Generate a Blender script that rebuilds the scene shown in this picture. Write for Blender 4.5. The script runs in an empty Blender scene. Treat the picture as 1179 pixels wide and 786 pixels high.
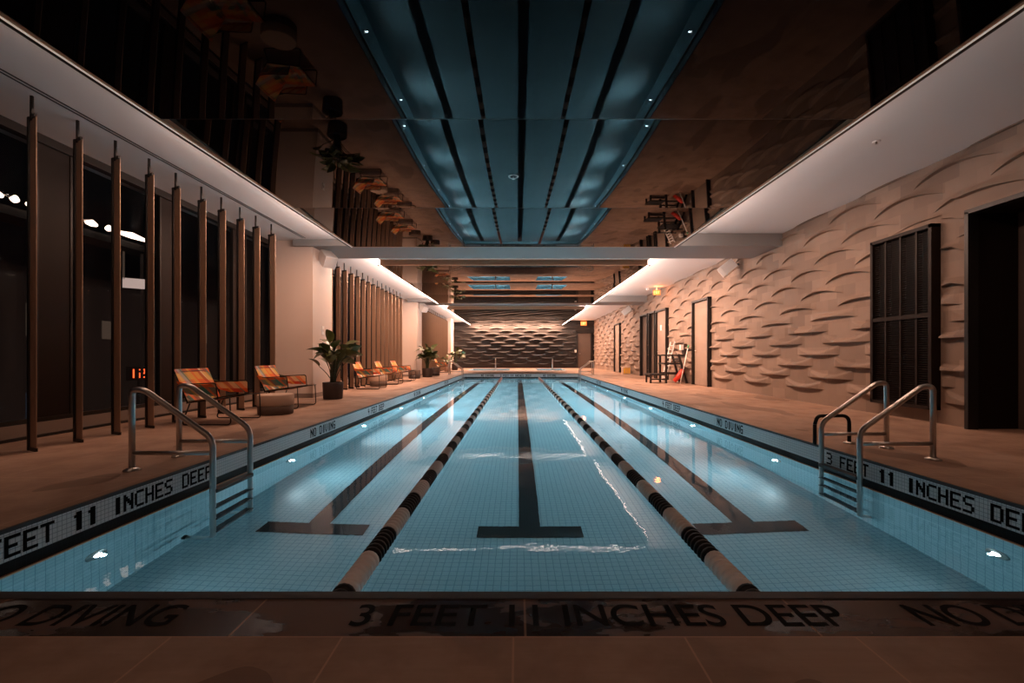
import bpy, math, random
import numpy as np
from mathutils import Vector, Matrix

# ------------------------------------------------------------------ camera, world, light, exposure
W, H, FPX = 1179, 786, 524.0
EYE = 0.85
VPX, VPY = 596.0, 409.5
sc = bpy.context.scene
COL = sc.collection
cam_d = bpy.data.cameras.new('camera'); cam = bpy.data.objects.new('camera', cam_d); COL.objects.link(cam)
cam.location = (0, 0, EYE); cam.rotation_euler = (math.radians(90), 0, 0)
cam_d.sensor_width = 36; cam_d.lens = FPX / W * 36
cam_d.shift_x = -(VPX - W / 2) / W; cam_d.shift_y = (VPY - H / 2) / W
cam_d.clip_start = 0.05; cam_d.clip_end = 200
sc.camera = cam
sc.view_settings.view_transform = 'Standard'
sc.view_settings.look = 'None'
sc.view_settings.gamma = 1
sc.view_settings.use_curve_mapping = False
sc.view_settings.exposure = 0.0
cy = sc.cycles
cy.use_denoising = True
try:
    cy.denoiser = 'OPENIMAGEDENOISE'; cy.denoising_input_passes = 'RGB_ALBEDO_NORMAL'
except Exception: pass
cy.max_bounces = 14; cy.diffuse_bounces = 5; cy.glossy_bounces = 6; cy.transmission_bounces = 10
cy.sample_clamp_indirect = 8.0; cy.blur_glossy = 0.6
cy.use_light_tree = True
wd = bpy.data.worlds.new('night'); sc.world = wd; wd.use_nodes = True
wd.node_tree.nodes['Background'].inputs[0].default_value = (0.010, 0.013, 0.022, 1)
wd.node_tree.nodes['Background'].inputs[1].default_value = 0.5

WARM = (1.0, 0.56, 0.37)
def area(name, loc, sx, sy, power, color, rot=(0, 0, 0), spread=180):
    l = bpy.data.lights.new(name, 'AREA'); l.shape = 'RECTANGLE'; l.size = sx; l.size_y = sy
    l.energy = power; l.color = color; l.spread = math.radians(spread)
    o = bpy.data.objects.new(name, l); COL.objects.link(o); o.location = loc; o.rotation_euler = rot
    return o
R2 = math.radians
# cove lighting: LED tape lying on top of the hanging ceiling rafts, shining up and outwards onto the white ceilings
RAFTX = (-3.21, 3.04)
RAFTS = [(-1.0, 8.85), (10.63, 18.3), (20.7, 30.9)]
NEUT = (1.0, 0.72, 0.61)
DOWN, UP = 0.84, 0.27
LED = [(-0.9, 1.6, 4), (1.6, 4.5, 12), (4.5, 6.8, 32), (6.8, 8.8, 62), (10.65, 18.3, 500), (20.7, 30.9, 580)]   # y0, y1, watts each side
for y0, y1, pw in LED:
    # one tape washes up over the ceiling, one throws out and down over wall and deck
    ym = (y0 + y1) / 2; L_ = y1 - y0
    area('wall_wash', (RAFTX[0] - 0.066, ym, 2.98), 0.03, L_, pw * DOWN, WARM, (0, R2(32), 0), 140)
    area('wall_wash', (RAFTX[1] + 0.066, ym, 2.98), 0.03, L_, pw * DOWN * (.68 if y1 < 7 else .95), WARM, (0, R2(-32), 0), 140)
    area('cove_light', (RAFTX[0] - 0.03, ym, 3.02), 0.03, L_, pw * UP, NEUT, (0, R2(115), 0))
    area('cove_light', (RAFTX[1] + 0.03, ym, 3.02), 0.03, L_, pw * UP, NEUT, (0, R2(-115), 0))
area('near_fill', (-0.1, -1.08, 2.98), 6.0, 0.03, 26, WARM, (0, 0, 0), 150)  # added unseen strip behind the camera, brightens the near deck
# light slot grazing the end wall
area('wall_slot_light', (-0.1, 31.22, 3.12), 6.2, 0.05, 950, WARM, (0, 0, 0))
# power and tint of the underwater lamps
POOL_LAMP_W = 22.0
POOL_BLUE = (0.70, 0.92, 1.0)

# ------------------------------------------------------------------ helpers
def tag(o, label=None, cat=None, group=None, kind=None):
    if label: o['label'] = label
    if cat: o['category'] = cat
    if group: o['group'] = group
    if kind: o['kind'] = kind
    return o
def empty(name, loc=(0, 0, 0), rz=0.0, label=None, cat=None, group=None, kind=None):
    o = bpy.data.objects.new(name, None); COL.objects.link(o); o.location = loc; o.rotation_euler = (0, 0, rz)
    o.empty_display_size = 0.1
    return tag(o, label, cat, group, kind)
class MB:
    def __init__(s): s.v = []; s.f = []; s.sm = []
    def quad(s, *p):
        b = len(s.v); s.v += [tuple(q) for q in p]; s.f.append(tuple(range(b, b + len(p)))); s.sm.append(False); return s
    def box(s, x0, x1, y0, y1, z0, z1):
        b = len(s.v)
        s.v += [(x, y, z) for z in (z0, z1) for y in (y0, y1) for x in (x0, x1)]
        for f in ((0, 2, 3, 1), (4, 5, 7, 6), (0, 1, 5, 4), (2, 6, 7, 3), (0, 4, 6, 2), (1, 3, 7, 5)):
            s.f.append(tuple(b + i for i in f)); s.sm.append(False)
        return s
    def beam(s, p, q, w, h, up=(0, 0, 1)):
        p = Vector(p); q = Vector(q); d = (q - p).normalized(); u = Vector(up)
        r = d.cross(u)
        if r.length < 1e-4: r = d.cross(Vector((1, 0, 0)))
        r.normalize(); u = r.cross(d).normalized()
        b = len(s.v)
        for e in (p, q):
            for a, c in ((-1, -1), (1, -1), (1, 1), (-1, 1)): s.v.append(tuple(e + r * a * w / 2 + u * c * h / 2))
        for f in ((3, 2, 1, 0), (4, 5, 6, 7), (0, 1, 5, 4), (1, 2, 6, 5), (2, 3, 7, 6), (3, 0, 4, 7)):
            s.f.append(tuple(b + i for i in f)); s.sm.append(False)
        return s
    def tube(s, pts, r, n=10, cap=True):
        pts = [Vector(p) for p in pts]; rs = r if isinstance(r, (list, tuple)) else [r] * len(pts)
        b = len(s.v); prev = None
        for i, p in enumerate(pts):
            t = (pts[min(i + 1, len(pts) - 1)] - pts[max(i - 1, 0)]).normalized()
            if prev is None:
                a = t.cross(Vector((0, 0, 1)))
                if a.length < 1e-3: a = t.cross(Vector((0, 1, 0)))
                a.normalize()
            else:
                a = (prev - t * prev.dot(t)).normalized()
            prev = a; c = t.cross(a)
            for k in range(n):
                g = 2 * math.pi * k / n; s.v.append(tuple(p + (a * math.cos(g) + c * math.sin(g)) * rs[i]))
        for i in range(len(pts) - 1):
            for k in range(n):
                s.f.append((b + i * n + k, b + i * n + (k + 1) % n, b + (i + 1) * n + (k + 1) % n, b + (i + 1) * n + k)); s.sm.append(True)
        if cap:
            s.f.append(tuple(b + k for k in range(n - 1, -1, -1))); s.sm.append(False)
            e = b + (len(pts) - 1) * n; s.f.append(tuple(e + k for k in range(n))); s.sm.append(False)
        return s
    def lathe(s, prof, n=24, axis='z', c=(0, 0, 0), smooth=True):
        b = len(s.v)
        for (r, h) in prof:
            for k in range(n):
                g = 2 * math.pi * k / n; a, d = r * math.cos(g), r * math.sin(g)
                p = {'z': (a, d, h), 'y': (a, h, d), 'x': (h, a, d)}[axis]
                s.v.append((c[0] + p[0], c[1] + p[1], c[2] + p[2]))
        for i in range(len(prof) - 1):
            for k in range(n):
                s.f.append((b + i * n + k, b + i * n + (k + 1) % n, b + (i + 1) * n + (k + 1) % n, b + (i + 1) * n + k)); s.sm.append(smooth)
        s.f.append(tuple(b + k for k in range(n - 1, -1, -1))); s.sm.append(False)
        e = b + (len(prof) - 1) * n; s.f.append(tuple(e + k for k in range(n))); s.sm.append(False)
        return s
    def build(s, name, mat, parent=None, bevel=0, recalc=True):
        me = bpy.data.meshes.new(name); me.from_pydata(s.v, [], s.f)
        me.polygons.foreach_set('use_smooth', s.sm); me.materials.append(mat)
        if recalc:
            import bmesh
            bm = bmesh.new(); bm.from_mesh(me); bmesh.ops.recalc_face_normals(bm, faces=bm.faces); bm.to_mesh(me); bm.free()
        me.update()
        o = bpy.data.objects.new(name, me); COL.objects.link(o)
        if parent: o.parent = parent
        if bevel:
            m = o.modifiers.new('bevel', 'BEVEL'); m.width = bevel; m.segments = 2; m.limit_method = 'ANGLE'
        return o
def arc(pts, rad, n=6):
    """round the inner corners of a polyline"""
    P = [Vector(p) for p in pts]; out = [P[0]]
    for i in range(1, len(P) - 1):
        a = (P[i - 1] - P[i]); c = (P[i + 1] - P[i]); r = min(rad, a.length * .49, c.length * .49)
        p0 = P[i] + a.normalized() * r; p1 = P[i] + c.normalized() * r
        for k in range(n + 1):
            t = k / n; out.append(p0 * (1 - t) ** 2 + P[i] * 2 * t * (1 - t) + p1 * t * t)
    out.append(P[-1]); return out
def copy_tree(o, parent=None, **kw):
    c = o.copy(); COL.objects.link(c); c.parent = parent
    for ch in list(o.children): copy_tree(ch, c)
    for k, v in kw.items(): c[k] = v
    return c

# ------------------------------------------------------------------ materials
def mat(name, color, rough=0.5, metal=0.0, spec=0.5, ior=1.5, emit=None, estr=0.0):
    m = bpy.data.materials.new(name); m.use_nodes = True; b = m.node_tree.nodes['Principled BSDF']
    b.inputs['Base Color'].default_value = (*color, 1); b.inputs['Roughness'].default_value = rough
    b.inputs['Metallic'].default_value = metal; b.inputs['IOR'].default_value = ior
    b.inputs['Specular IOR Level'].default_value = spec
    if emit:
        b.inputs['Emission Color'].default_value = (*emit, 1); b.inputs['Emission Strength'].default_value = estr
    return m
class N:
    def __init__(s, m): s.t = m.node_tree; s.n = s.t.nodes; s.b = s.n['Principled BSDF']
    def new(s, ty, **kw):
        o = s.n.new(ty)
        for k, v in kw.items(): setattr(o, k, v)
        return o
    def link(s, a, b): s.t.links.new(a, b)
    def math(s, op, a, b=None, c=None):
        o = s.new('ShaderNodeMath', operation=op)
        for i, q in enumerate((a, b, c)):
            if q is None: continue
            if isinstance(q, (int, float)): o.inputs[i].default_value = q
            else: s.link(q, o.inputs[i])
        return o.outputs[0]
    def pos(s):
        g = s.new('ShaderNodeNewGeometry'); return g.outputs['Position'], g.outputs['Normal']
    def sep(s, v):
        o = s.new('ShaderNodeSeparateXYZ'); s.link(v, o.inputs[0]); return o.outputs
    def noise(s, v, scale, detail=3, rough=0.5):
        o = s.new('ShaderNodeTexNoise'); o.inputs['Scale'].default_value = scale; o.inputs['Detail'].default_value = detail
        o.inputs['Roughness'].default_value = rough
        if v is not None: s.link(v, o.inputs['Vector'])
        return o.outputs[0]
    def ramp(s, f, stops, interp='LINEAR'):
        o = s.new('ShaderNodeValToRGB'); r = o.color_ramp; r.interpolation = interp
        while len(r.elements) < len(stops): r.elements.new(0.5)
        for e, (p, c) in zip(r.elements, stops):
            e.position = p; e.color = (*c, 1) if len(c) == 3 else c
        s.link(f, o.inputs[0]); return o.outputs[0]
    def mix(s, f, a, b, mode='MIX'):
        o = s.new('ShaderNodeMix', data_type='RGBA', blend_type=mode)
        for i, q in ((0, f), (6, a), (7, b)):
            if isinstance(q, (int, float)): o.inputs[i].default_value = q
            elif isinstance(q, tuple): o.inputs[i].default_value = (*q, 1)
            else: s.link(q, o.inputs[i])
        return o.outputs[2]
    def scale(s, v, xyz):
        o = s.new('ShaderNodeVectorMath', operation='MULTIPLY'); s.link(v, o.inputs[0]); o.inputs[1].default_value = xyz; return o.outputs[0]
    def bump(s, h, strength, dist):
        o = s.new('ShaderNodeBump'); o.inputs['Strength'].default_value = strength; o.inputs['Distance'].default_value = dist
        s.link(h, o.inputs['Height']); s.link(o.outputs[0], s.b.inputs['Normal']); return o
    def color(s, c): s.link(c, s.b.inputs['Base Color'])
def grid_lines(n, size, width, off=(0.003, 0.004, 0.006)):
    """tile joints on whatever plane the face lies in"""
    P, Nn = n.pos(); p = n.sep(P); q = n.sep(Nn); out = None
    for i in range(3):
        sz = size if isinstance(size, (int, float)) else size[i]
        fr = n.math('FRACT', n.math('MULTIPLY', n.math('ADD', p[i], 100 + off[i]), 1.0 / sz))
        ln = n.math('LESS_THAN', fr, width / sz)
        ok = n.math('LESS_THAN', n.math('ABSOLUTE', q[i]), 0.7)
        l = n.math('MULTIPLY', ln, ok)
        out = l if out is None else n.math('MAXIMUM', out, l)
    return out, P
def tile_mat(name, c, g, size, width, rough=0.3, vary=0.08):
    m = mat(name, c, rough); n = N(m); L, P = grid_lines(n, size, width)
    nz = n.noise(P, 9, 4)
    base = n.mix(n.math('MULTIPLY', nz, vary * 4), c, tuple(k * 0.7 for k in c))
    n.color(n.mix(L, base, g)); return m

M = {}
M['pool_tile'] = tile_mat('pool mosaic', (0.31, 0.49, 0.545), (0.14, 0.29, 0.35), 0.052, 0.005, 0.35)
M['black_tile'] = tile_mat('black mosaic', (0.003, 0.004, 0.005), (0.007, 0.01, 0.012), 0.026, 0.003, 0.5)
M['black_tile'].node_tree.nodes['Principled BSDF'].inputs['Specular IOR Level'].default_value = 0.2
M['white_tile'] = tile_mat('white mosaic', (0.80, 0.82, 0.82), (0.32, 0.35, 0.36), 0.026, 0.003, 0.3)
M['letter'] = mat('black lettering', (0.004, 0.005, 0.006), 0.8, spec=0.15)
M['coping_edge'] = mat('dark coping edge', (0.05, 0.055, 0.06), 0.5)
M['copper_ledge'] = mat('tan ledge', (0.5, 0.24, 0.13), 0.45)

def deck_mat():
    m = mat('deck porcelain', (0.3, 0.2, 0.15), 0.5); n = N(m); P, _ = n.pos(); p = n.sep(P)
    st = n.noise(n.scale(P, (1.2, 14, 1)), 3.0, 5, 0.6)
    big = n.noise(P, 0.9, 3)
    c = n.mix(st, (0.34, 0.22, 0.16), (0.49, 0.335, 0.25))
    c = n.mix(n.math('MULTIPLY', n.math('GREATER_THAN', n.noise(n.scale(P, (1.1, .55, 1)), 1.3, 2), 0.60), 0.6), c, (0.09, 0.05, 0.035))
    c = n.mix(n.math('MULTIPLY', big, 0.35), c, (0.22, 0.14, 0.10))
    c = n.mix(n.math('MULTIPLY', n.ramp(n.noise(P, 2.6, 5, .65), [(.42, (0,) * 3), (.62, (1,) * 3)]), 0.55), c, (0.20, 0.115, 0.078))
    fx = n.math('FRACT', n.math('MULTIPLY', n.math('ADD', p[0], 100.411), 1 / 0.5175))
    fy = n.math('FRACT', n.math('MULTIPLY', n.math('ADD', p[1], 98.525), 1 / 0.9))
    j = n.math('MAXIMUM', n.math('LESS_THAN', fx, 0.012), n.math('LESS_THAN', fy, 0.006))
    n.color(n.mix(n.math('MULTIPLY', j, 0.6), c, (0.62, 0.38, 0.26)))
    n.link(n.ramp(big, [(0.35, (0.38,) * 3), (0.65, (0.6,) * 3)]), n.b.inputs['Roughness'])
    n.bump(st, 0.25, 0.003); return m
M['deck'] = deck_mat()
def wet_mat():
    m = mat('wet coping stone', (0.1, 0.06, 0.04), 0.25); n = N(m); P, _ = n.pos(); p = n.sep(P)
    nz = n.noise(n.scale(P, (1, 2.2, 1)), 2.1, 4, 0.55)
    c = n.ramp(nz, [(0.46, (0.13, 0.075, 0.052)), (0.50, (0.045, 0.03, 0.026)), (0.7, (0.03, 0.022, 0.02))])
    fx = n.math('FRACT', n.math('MULTIPLY', n.math('ADD', p[0], 100 - 0.12 + 0.9), 1 / 0.9))
    n.color(n.mix(n.math('MULTIPLY', n.math('LESS_THAN', fx, 0.008), 0.7), c, (0.4, 0.24, 0.16)))
    n.link(n.ramp(nz, [(0.46, (0.5,) * 3), (0.52, (0.16,) * 3)]), n.b.inputs['Roughness'])
    return m
M['wet'] = wet_mat()
def stone_mat(name, a, b, axis):
    m = mat(name, a, 0.75); n = N(m); P, _ = n.pos(); p = n.sep(P)
    cx = n.new('ShaderNodeCombineXYZ'); n.link(p[axis], cx.inputs[0]); n.link(p[2], cx.inputs[1])
    bt = n.new('ShaderNodeTexBrick'); n.link(cx.outputs[0], bt.inputs['Vector'])
    bt.inputs['Scale'].default_value = 1; bt.inputs['Brick Width'].default_value = 0.42; bt.inputs['Row Height'].default_value = 0.2
    bt.inputs['Mortar Size'].default_value = 0.0008; bt.inputs['Color1'].default_value = (*a, 1); bt.inputs['Color2'].default_value = (*b, 1)
    bt.inputs['Mortar'].default_value = (*[k * .8 for k in a], 1)
    nz = n.noise(P, 6, 5, 0.6)
    n.color(n.mix(n.math('MULTIPLY', nz, 0.35), bt.outputs['Color'], tuple(k * .62 for k in b)))
    n.bump(n.noise(P, 60, 3), 0.2, 0.004); return m
M['stone'] = stone_mat('carved sandstone', (0.30, 0.215, 0.165), (0.19, 0.132, 0.10), 1)
M['shaded_stone_end'] = stone_mat('shaded carved sandstone end', (0.016, 0.013, 0.012), (0.010, 0.009, 0.009), 0)  # same sandstone, with the end wall's shade put into a darker base colour
M['plain_stone'] = stone_mat('plain stone', (0.32, 0.235, 0.185), (0.29, 0.21, 0.165), 1)
def plaster(name, c, r=0.7):
    m = mat(name, c, r); n = N(m); P, _ = n.pos(); n.color(n.mix(n.math('MULTIPLY', n.noise(P, 3, 4), .15), c, tuple(k * .85 for k in c))); return m
M['ceiling'] = plaster('white ceiling paint', (0.72, 0.70, 0.69))
M['column'] = plaster('column plaster', (0.60, 0.49, 0.43), .6)
M['beam'] = plaster('beam plaster', (0.25, 0.24, 0.235), .6)
M['dark_wall'] = plaster('dark back wall', (0.10, 0.07, 0.06), .7)
M['mirror'] = mat('black stretch ceiling', (0.002, 0.002, 0.003), 0.0, ior=1.26, spec=0.27)
M['bronze_trim'] = mat('bronze trim', (0.55, 0.30, 0.18), 0.4, 0.2)
M['black'] = mat('black paint', (0.008, 0.007, 0.007), 0.45)
M['led'] = mat('led diffuser', (1, 1, 1), 0.5, emit=(1.0, 0.80, 0.68), estr=30)
M['led_soft'] = mat('led diffuser dim', (1, 1, 1), 0.5, emit=(1.0, 0.78, 0.62), estr=.35)
M['steel'] = mat('brushed steel', (0.62, 0.60, 0.58), 0.28, 1.0)
M['tread'] = mat('dark tread', (0.03, 0.035, 0.04), 0.4)
M['fin'] = mat('bronze fin', (0.40, 0.265, 0.185), 0.42, 0.25)
M['frame'] = mat('dark window frame', (0.02, 0.016, 0.014), 0.4, 0.3)
M['panel'] = mat('dark brown panel', (0.014, 0.008, 0.006), 0.5, spec=0.2)
M['curb'] = mat('grey curb', (0.22, 0.17, 0.145), 0.5)
M['white_plastic'] = mat('white plastic', (0.75, 0.72, 0.70), 0.4)
M['grille'] = mat('speaker grille', (0.62, 0.56, 0.53), 0.7)
M['pot'] = mat('dark planter', (0.035, 0.022, 0.018), 0.6)
M['pot_light'] = mat('tan planter', (0.36, 0.22, 0.16), 0.7)
M['soil'] = mat('potting soil', (0.02, 0.013, 0.01), 0.95)
M['stem'] = mat('plant stem', (0.05, 0.06, 0.02), 0.6)
M['wire'] = mat('black wire', (0.01, 0.009, 0.009), 0.4, 0.5)
M['drum_top'] = mat('drum concrete', (0.42, 0.30, 0.23), 0.7)
M['drum_base'] = mat('drum dark band', (0.09, 0.058, 0.044), 0.7)
M['red'] = mat('red vinyl', (0.65, 0.04, 0.02), 0.45)
M['black_wood'] = mat('black timber', (0.015, 0.012, 0.011), 0.5)
M['green'] = mat('green grip', (0.03, 0.35, 0.15), 0.4)
M['yellow'] = mat('yellow plastic', (0.85, 0.50, 0.06), 0.5)
M['cream'] = mat('cream plastic', (0.6, 0.42, 0.3), 0.5)
M['pale_red'] = mat('pale red float', (0.8, 0.36, 0.28), 0.4)
M['float_white'] = mat('off white float', (0.90, 0.81, 0.74), 0.4)
M['float_black'] = mat('black float', (0.006, 0.006, 0.007), 0.5, spec=0.25)
M['lens'] = mat('pool lamp lens', (1, 1, 1), 0.3, emit=(0.85, 0.97, 1.0), estr=60)
def leaf_mat():
    m = mat('leaf', (0.04, 0.07, 0.02), 0.35); n = N(m); P, _ = n.pos()
    n.color(n.mix(n.noise(P, 7, 2), (0.018, 0.04, 0.012), (0.13, 0.15, 0.04))); return m
M['leaf'] = leaf_mat()
def plaid():
    m = mat('plaid fabric', (0.8, 0.3, 0.05), 0.8); n = N(m)
    tc = n.new('ShaderNodeTexCoord'); o = n.sep(tc.outputs['Object'])
    u = n.math('FRACT', n.math('MULTIPLY', n.math('ADD', n.math('ADD', o[1], 5.13), n.math('MULTIPLY', o[2], 0.8)), 1.35))
    v = n.math('FRACT', n.math('MULTIPLY', n.math('ADD', n.math('ADD', o[0], n.math('MULTIPLY', o[2], 1.2)), 5.0), 1.7))
    org, red, tea, yel, cre, gry, drk = (.60, .12, .02), (.34, .04, .015), (.03, .15, .13), (.55, .30, .05), (.62, .50, .30), (.25, .30, .32), (.05, .04, .03)
    a = n.ramp(u, [(0, org), (.16, cre), (.24, gry), (.34, tea), (.44, yel), (.56, org), (.72, red), (.80, cre), (.9, tea)], 'CONSTANT')
    b = n.ramp(v, [(0, yel), (.14, red), (.3, tea), (.4, org), (.62, cre), (.7, drk), (.78, org)], 'CONSTANT')
    n.color(n.mix(n.math('GREATER_THAN', n.math('FRACT', n.math('MULTIPLY', n.math('ADD', o[0], n.math('ADD', o[2], n.math('ADD', o[1], 7.0))), 6.0)), 0.5), n.mix(0.2, a, b), n.mix(0.75, a, b))); return m
M['plaid'] = plaid()
def glass_mat(name, ior=1.45, tint=(1, 1, 1)):
    m = bpy.data.materials.new(name); m.use_nodes = True; t = m.node_tree; t.nodes.clear()
    out = t.nodes.new('ShaderNodeOutputMaterial'); mx = t.nodes.new('ShaderNodeMixShader'); fr = t.nodes.new('ShaderNodeFresnel')
    tr = t.nodes.new('ShaderNodeBsdfTransparent'); gl = t.nodes.new('ShaderNodeBsdfGlossy'); gl.inputs['Roughness'].default_value = 0.0
    tr.inputs[0].default_value = (*tint, 1); gl.inputs[0].default_value = (0.85, 0.85, 0.85, 1)
    fr.inputs[0].default_value = ior
    t.links.new(fr.outputs[0], mx.inputs[0]); t.links.new(tr.outputs[0], mx.inputs[1]); t.links.new(gl.outputs[0], mx.inputs[2]); t.links.new(mx.outputs[0], out.inputs[0])
    return m
M['glass'] = glass_mat('window glass', 1.13, (0.8, 0.82, 0.85))
def water_mat():
    m = bpy.data.materials.new('water'); m.use_nodes = True; t = m.node_tree; t.nodes.clear()
    out = t.nodes.new('ShaderNodeOutputMaterial'); g = t.nodes.new('ShaderNodeBsdfRefraction'); g.inputs['IOR'].default_value = 1.33
    g.inputs['Roughness'].default_value = 0.0; g.inputs['Color'].default_value = (0.93, 0.985, 1, 1)
    gl = t.nodes.new('ShaderNodeBsdfGlossy'); gl.inputs['Roughness'].default_value = 0.0; gl.inputs['Color'].default_value = (1, 1, 1, 1)
    fr = t.nodes.new('ShaderNodeFresnel'); fr.inputs[0].default_value = 1.33
    pw = t.nodes.new('ShaderNodeMath'); pw.operation = 'POWER'; pw.inputs[1].default_value = 1.5; mx = t.nodes.new('ShaderNodeMixShader')
    t.links.new(fr.outputs[0], pw.inputs[0]); t.links.new(pw.outputs[0], mx.inputs[0]); t.links.new(g.outputs[0], mx.inputs[1]); t.links.new(gl.outputs[0], mx.inputs[2])
    geo = t.nodes.new('ShaderNodeNewGeometry')
    n1 = t.nodes.new('ShaderNodeTexNoise'); n1.inputs['Scale'].default_value = 1.1; n1.inputs['Detail'].default_value = 2
    n2 = t.nodes.new('ShaderNodeTexNoise'); n2.inputs['Scale'].default_value = 7.0; n2.inputs['Detail'].default_value = 3
    ad = t.nodes.new('ShaderNodeMath'); ad.operation = 'MULTIPLY_ADD'; ad.inputs[1].default_value = 0.16
    bp = t.nodes.new('ShaderNodeBump'); bp.inputs['Strength'].default_value = 1.0; bp.inputs['Distance'].default_value = 0.004
    for n_ in (n1, n2): t.links.new(geo.outputs['Position'], n_.inputs['Vector'])
    t.links.new(n2.outputs[0], ad.inputs[0]); t.links.new(n1.outputs[0], ad.inputs[2]); t.links.new(ad.outputs[0], bp.inputs['Height'])
    for n_ in (g, gl, fr): t.links.new(bp.outputs[0], n_.inputs['Normal'])
    t.links.new(mx.outputs[0], out.inputs[0])
    return m
M['water'] = water_mat()

# ------------------------------------------------------------------ dimensions
PX0, PX1, PY0, PY1 = -2.53, 2.88, 1.63, 21.8
WZ, BZ = -0.23, -1.19
XL, XR, YB, YE = -5.0, 5.3, -2.5, 31.5
CL, CR = 3.18, 3.30
TUBS = [(-2.94, -0.48), (1.18, 2.92)]; TY0, TY1 = 26.6, 30.3

# ------------------------------------------------------------------ floor with the pool and the two hot tubs left open
STR = 0.25
fl = MB()
def flat(x0, x1, y0, y1, z=0.0): fl.quad((x0, y0, z), (x1, y0, z), (x1, y1, z), (x0, y1, z))
flat(XL - .2, 6.4, YB, PY0 - STR)
flat(XL - .2, PX0, PY0 - STR, PY1); flat(PX1, 6.4, PY0 - STR, PY1)
flat(XL - .2, 6.4, PY1, TY0)
flat(XL - .2, TUBS[0][0], TY0, TY1); flat(TUBS[0][1], TUBS[1][0], TY0, TY1); flat(TUBS[1][1], 6.4, TY0, TY1)
flat(XL - .2, 6.4, TY1, YE + .1)
floor = tag(fl.build('floor', M['deck'], recalc=False), 'warm tan stone pool deck around the lap pool', 'floor', kind='structure')
MB().box(PX0, PX1, PY0 - STR, PY0 - 0.04, -0.05, 0.0).build('coping_strip', M['wet'], floor)
MB().box(PX0, PX1, PY0 - 0.04, PY0, -0.06, 0.004).build('coping_nosing', M['coping_edge'], floor)

pool = empty('pool_basin', (0, 0, 0), label='sunken lap pool basin tiled in pale blue mosaic', cat='pool', kind='structure')
b = MB()
b.quad((PX0, PY0, BZ), (PX1, PY0, BZ), (PX1, PY1, BZ), (PX0, PY1, BZ))
zt = -0.225
b.quad((PX0, PY0, BZ), (PX0, PY1, BZ), (PX0, PY1, zt), (PX0, PY0, zt)); b.quad((PX1, PY0, BZ), (PX1, PY0, zt), (PX1, PY1, zt), (PX1, PY1, BZ))
b.quad((PX0, PY1, BZ), (PX1, PY1, BZ), (PX1, PY1, zt), (PX0, PY1, zt)); b.quad((PX0, PY0, BZ), (PX0, PY0, zt), (PX1, PY0, zt), (PX1, PY0, BZ))
b.build('basin_tile', M['pool_tile'], pool, recalc=False)
def ring(z0, z1, name, m, t=0.012):
    o = MB(); e = 0.02
    o.box(PX0 - e, PX0 + t, PY0 - e, PY1 + e, z0, z1); o.box(PX1 - t, PX1 + e, PY0 - e, PY1 + e, z0, z1)
    o.box(PX0 + t, PX1 - t, PY1 - t, PY1 + e, z0, z1); o.box(PX0 + t, PX1 - t, PY0 - e, PY0 + t, z0, z1)
    return o.build(name, m, pool)
ring(-0.022, -0.001, 'coping_edge', M['coping_edge'], 0.015)
ring(-0.165, -0.022, 'white_tile_band', M['white_tile'])
ring(-0.235, -0.165, 'black_tile_band', M['black_tile'])
ring(-0.246, -0.226, 'waterline_ledge', M['copper_ledge'], 0.024)
# lane markings on the floor: a stem with a T bar two metres from the near wall
for x in (-1.67, 0.10, 1.90):
    b = MB(); b.box(x - .09, x + .09, 3.75, PY1 - .02, BZ + .001, BZ + .004); b.box(x - .43, x + .43, 3.64, 3.83, BZ + .001, BZ + .0045)
    b.build('lane_line', M['black_tile'], pool)

# mosaic lettering
FONT = {'3': '11110 00001 00001 01110 00001 00001 11110', 'F': '11111 10000 10000 11110 10000 10000 10000', 'E': '11111 10000 10000 11110 10000 10000 11111',
        'T': '11111 00100 00100 00100 00100 00100 00100', '1': '00110 01110 00110 00110 00110 00110 00110', 'I': '00110 00110 00110 00110 00110 00110 00110',
        'N': '10001 11001 11101 10111 10011 10001 10001', 'C': '01111 10000 10000 10000 10000 10000 01111', 'H': '10001 10001 10001 11111 10001 10001 10001',
        'S': '01111 10000 10000 01110 00001 00001 11110', 'D': '11110 10001 10001 10001 10001 10001 11110', 'P': '11110 10001 10001 11110 10000 10000 10000',
        'O': '01110 10001 10001 10001 10001 10001 01110', 'V': '10001 10001 10001 10001 10001 01010 00100', 'G': '01111 10000 10000 10111 10001 10001 01111',
        '4': '10010 10010 10010 11111 00010 00010 00010'}
def mosaic(text, place, pitch=0.0845, h=0.106):
    """place(u, v) maps text coordinates onto the wall"""
    b = MB(); px = h / 7; pw = pitch * 0.80 / 5
    for i, ch in enumerate(text):
        if ch == ' ': continue
        for r, row in enumerate(FONT[ch].split()):
            for c, k in enumerate(row):
                if k == '1':
                    u0 = i * pitch + c * pw - pw * .25; v1 = h - r * px
                    b.quad(*[place(u, v) for u, v in ((u0, v1 - px * 1.12), (u0 + pw * 1.5, v1 - px * 1.12), (u0 + pw * 1.5, v1), (u0, v1))])
    return b.build('depth_lettering', M['letter'], pool, recalc=False)
zb = -0.147
e = 0.0135
left = lambda y0: (lambda u, v: (PX0 + e, y0 + u, zb + v))
right = lambda y0: (lambda u, v: (PX1 - e, y0 - u, zb + v))
mosaic('3 FEET 11 INCHES DEEP', left(1.98)); mosaic('NO DIVING', left(5.53)); mosaic('4 FEET DEEP', left(7.66)); mosaic('NO DIVING', left(11.05)); mosaic('4 FEET DEEP', left(15.6))
mosaic('3 FEET 11 INCHES DEEP', right(4.22), 0.0861); mosaic('NO DIVING', right(6.54)); mosaic('4 FEET DEEP', right(9.0), .09); mosaic('NO DIVING', right(12.6)); mosaic('4 FEET DEEP', right(16.6))
far = lambda x0: (lambda u, v: (x0 + u, PY1 - e, zb + v))
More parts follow.
